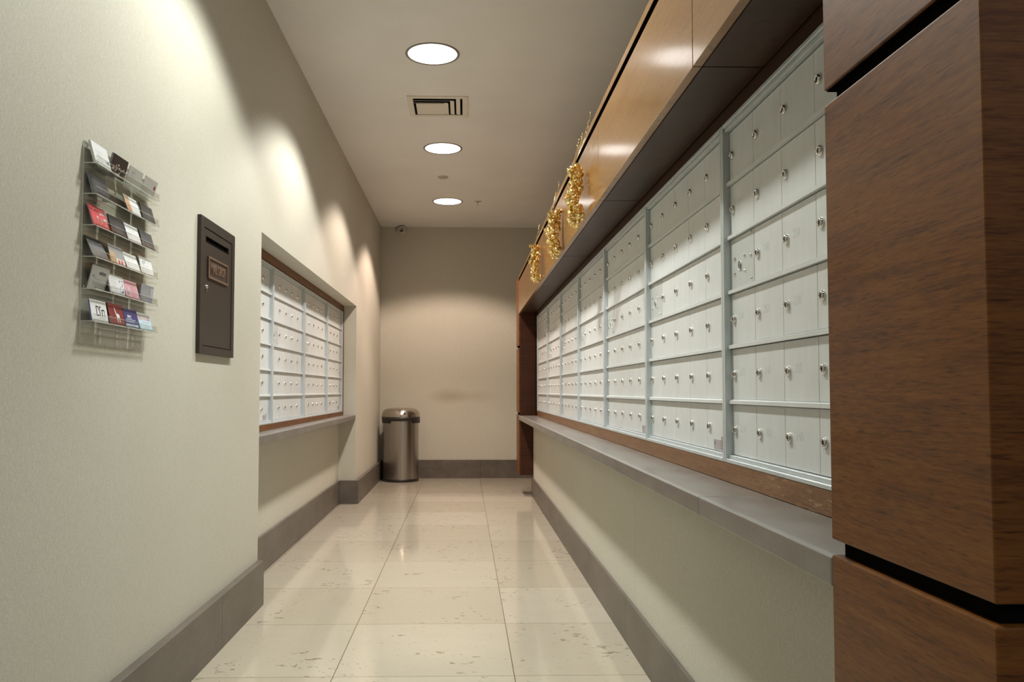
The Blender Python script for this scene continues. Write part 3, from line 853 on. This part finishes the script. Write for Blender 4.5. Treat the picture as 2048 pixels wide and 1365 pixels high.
def a_pink(b, w_, h):
    rect(b, -0.038, 0.036, 0.040, 0.0412, MR, 2); lines(b, -0.004, 0.038, 0.008, 0.034, 6, MR, 0.0006)
    for i in range(10):
        x, z = random.uniform(-0.032, -0.014), random.uniform(0.008, 0.024)
        poly(b, [(x, z), (x + 0.004, z), (x + 0.003, z + 0.007), (x + 0.001, z + 0.007)], random.choice([TG, BG, WH]))
def a_barcode(b, w_, h):
    rect(b, 0.028, 0.040, 0.018, 0.044, WH, 1)
    for i in range(10): rect(b, 0.030, 0.038, 0.020 + i * 0.0022, 0.021 + i * 0.0022, TX_, 2)
    poly(b, [(-0.040, 0.010), (0.020, 0.016), (0.014, 0.042), (-0.034, 0.034)], TG, 1); lines(b, -0.024, 0.030, 0.003, 0.009, 2, WH, 0.0005)
def a_logo(b, w_, h):
    k = BK; th = 0.0038
    def ring_(x0, x1, z0, z1):
        rect(b, x0, x1, z1 - th, z1, k, 2); rect(b, x0, x0 + th, z0, z1, k, 2)
    x0 = -0.016
    rect(b, x0, x0 + 0.014, 0.036, 0.039, k, 2); rect(b, x0, x0 + th, 0.016, 0.039, k, 2); rect(b, x0, x0 + 0.014, 0.014, 0.017, k, 2); rect(b, x0 + 0.0112, x0 + 0.014, 0.028, 0.039, k, 2)
    x0 = 0.002
    rect(b, x0, x0 + th, 0.014, 0.039, k, 2); rect(b, x0, x0 + 0.009, 0.036, 0.039, k, 2)
    x0 = 0.014
    rect(b, x0, x0 + th, 0.014, 0.032, k, 2); rect(b, x0, x0 + 0.016, 0.029, 0.032, k, 2); rect(b, x0 + 0.0132, x0 + 0.016, 0.014, 0.032, k, 2)
    rect(b, -0.006, 0.030, 0.0085, 0.0095, TG, 2)
def a_animal(b, w_, h):
    poly(b, [(-0.010, 0.046), (-0.006, 0.047), (-0.003, 0.040), (0.002, 0.030), (-0.003, 0.027), (-0.007, 0.040)], WH)
    poly(b, [(-0.003, 0.030), (0.010, 0.031), (0.018, 0.027), (0.018, 0.020), (0.006, 0.020), (0.0, 0.022)], WH)
    for x in (0.000, 0.004, 0.013, 0.016): poly(b, [(x, 0.022), (x + 0.002, 0.022), (x + 0.0028, 0.008), (x + 0.0012, 0.008)], WH)
def a_navy(b, w_, h):
    lines(b, -0.026, 0.018, 0.036, 0.044, 3, SL, 0.0008)
    txt(b, 'FFC', 0.012, -0.010, 0.029, WH, 1.3, 0.0004)
    lines(b, -0.034, 0.034, 0.016, 0.022, 2, LB, 0.0016); rect(b, -0.040, 0.040, 0.002, 0.009, LB, 2); lines(b, -0.034, 0.034, 0.004, 0.007, 2, BL, 0.0008)
def a_fig(b, w_, h):
    rect(b, -0.044, 0.044, 0.038, h - 0.0005, GR, 1)
    for i, k in enumerate([RD, OR, TN, PK_, OR, RD, BL]):
        x = -0.036 + i * 0.011
        poly(b, [(x, 0.030), (x + 0.006, 0.030), (x + 0.004, 0.042), (x + 0.002, 0.042)], k)
    lines(b, -0.020, 0.036, 0.008, 0.024, 4, BG, 0.0010)

card(0, 0, WH, 'thick stack of white cards, first in the top tier of the rack', a_white, 15, 9, y=-0.030, tall=0.058)
card(0, 1, BK, 'glossy black cards with small gold pictures, second in the top tier', a_black_art, -14, 8, side=BG, dx=-0.002, tall=0.054, y=-0.018)
card(0, 2, GR, 'pale grey card third in the top tier, with faint writing', a_grey, -14, 2, y=-0.018)
card(0, 3, GR, 'pale grey card with a dark red spot at the end of the top tier', a_grey_dot, -16, 2, dx=0.002, y=-0.018)
card(1, 0, CH, 'dark slate cards alone at the left of the second tier', a_slate, 16, 9, side=BG, dx=0.0, tall=0.056)
card(1, 2, WH, 'white card with a tan left side, in the second tier', a_tan_white, 20, 5, side=TG, dx=-0.002)
card(1, 3, BK, 'black card with a grey lower part, at the right end of the second tier', a_black_cut, 16, 4)
card(2, 0, RD, 'bright red card with black and white picture, left of the third tier', a_red, 18, 5, side=PK_, tall=0.056)
card(2, 1, BK, 'black card second in the third tier, beside the bright red card', a_black_cut, 16, 4, dx=0.002)
card(2, 2, WH, 'white card with thin lines of writing, third in the third tier', a_lines, 18, 5, side=VI, dx=0.002)
card(2, 3, CH, 'dark charcoal card at the right end of the third tier', a_black_cut, 17, 4, dx=0.002)
card(3, 0, CH, 'dark slate card leaning at the left of the fourth tier', a_slate, 24, 3, tall=0.056)
card(3, 1, TG, 'tan, white and red picture card in the fourth tier', a_colour, 14, 4)
card(3, 2, WH, 'white lined card in the fourth tier, right of the tan and red card', a_lines, 20, 5, side=TN, dx=0.0)
card(3, 3, WH, 'plain pale card at the right end of the fourth tier', a_grey, 12, 3, dx=-0.006)
card(4, 0, GR, 'large pale grey card with bold dark lettering, leaning forward in the fifth tier', a_verizon, -14, 4, side=WH, tall=0.060, wide=0.092, y=-0.012, dx=0.010)
card(4, 1, WH, 'white card with blue flowers in the fifth tier', a_flowers, 10, 5, dx=0.0)
card(4, 2, PK_, 'pink card with thin writing in the fifth tier', a_pink, 15, 5, side=SL, dx=-0.004)
card(4, 3, BG, 'blue-grey card with a barcode label in the fifth tier', a_barcode, -6, 3, y=-0.020, dx=0.002)
card(5, 0, WH, 'white card with a black outline logo, left of the lowest tier', a_logo, 10, 6, side=VI, dx=0.002, tall=0.054)
card(5, 1, MR, 'dark red card with a white long-necked animal in the lowest tier', a_animal, 12, 8, side=BK, dx=0.004, tall=0.056)
card(5, 2, BL, 'navy blue card with white writing in the lowest tier', a_navy, 12, 5, dx=-0.004)
card(5, 3, LB, 'light blue card with tiny coloured figures in the lowest tier', a_fig, 16, 5, dx=-0.006)

# ------------------------------------------------------------------ gold garlands hanging from the fascia
def bell_mesh(seed):
    r = random.Random(seed); bm_ = bmesh.new(); bmesh.ops.create_icosphere(bm_, subdivisions=2, radius=1.0)
    for v in bm_.verts: v.co *= r.uniform(0.76, 1.12)
    me = bpy.data.meshes.new('bell'); bm_.to_mesh(me); bm_.free(); me.materials.append(M['gold']); return me
BELLS = [bell_mesh(i) for i in range(5)]
def round_bell():
    bm_ = bmesh.new(); bmesh.ops.create_icosphere(bm_, subdivisions=2, radius=1.0)
    for f in bm_.faces: f.smooth = True
    me = bpy.data.meshes.new('bell'); bm_.to_mesh(me); bm_.free(); me.materials.append(M['gold']); return me
BELLS.append(round_bell()); BELLS += [BELLS[-1]]
def garland(y, x, ztop, zbot, tips, label, seed):
    r = random.Random(seed)
    t = thing('gold_garland', label, 'garland', (x, y, ztop), 0, 'gold garlands hanging on the fascia')
    Hh = ztop - zbot; n = 96
    for i in range(n):
        u = (i + 0.5) / n
        rad = 0.030 + 0.005 * math.cos(u * 2 * PI * 2.1 + 0.5) + (0.004 if u > 0.8 else 0)
        if u > 0.93: rad *= 0.6
        a = r.uniform(0, 2 * PI); q = rad * math.sqrt(r.uniform(0.25, 1))
        o = put('bell', BELLS[r.randrange(len(BELLS))], t,
                (q * math.cos(a) * 0.95 + 0.006 * math.sin(u * 9), q * math.sin(a) * 1.2 + 0.010 * math.sin(u * 7), -Hh * u))
        s_ = r.uniform(0.0090, 0.0145); o.scale = (s_, s_, s_ * r.uniform(0.8, 1.2)); o.rotation_euler = (r.uniform(0, 6), r.uniform(0, 6), r.uniform(0, 6))
    b = MB(); b.tube([(0, 0, -Hh + 0.01), (0.008, 0.01, -Hh * 0.5), (0, 0, 0), (0.02, 0.0, 0.05), (0.055, 0.0, 2.026 - ztop), (0.09, 0.01, 2.026 - ztop)], 0.0006, 'gold_wire')
    b.build('wire', t)
    for (ty, tz) in tips:
        b = MB(); dy = ty - y; dz = tz - ztop
        b.tube([(0.0, 0, -0.01), (0.004, dy * 0.35, dz * 0.45), (0.012, dy * 0.8, dz * 0.8), (0.014, dy, dz)], [0.0011, 0.0012, 0.0012, 0.0008], 'gold_wire')
        for j in range(5):
            a = 0.68 + 0.08 * j
            p = Vector((0.012, dy * a, dz * a)); q = p + Vector((r.uniform(-0.006, 0.006), r.uniform(-0.012, 0.012), r.uniform(0.006, 0.018)))
            b.tube([p, (p + q) / 2 + Vector((0.002, 0, 0)), q], [0.0010, 0.0026, 0.0006], 'gold_wire', 5)
        b.build('sprig', t)
    return t
garland(3.290, 0.452, 1.892, 1.650, [(2.94, 1.978), (3.141, 1.972), (3.25, 1.985)], 'nearest gold garland hanging on the wood fascia', 1)
garland(4.065, 0.452, 1.884, 1.645, [(3.926, 1.978), (4.10, 1.972)], 'middle gold garland hanging on the wood fascia', 2)
garland(5.125, 0.452, 1.896, 1.662, [(4.98, 1.985)], 'farthest gold garland hanging on the wood fascia', 3)
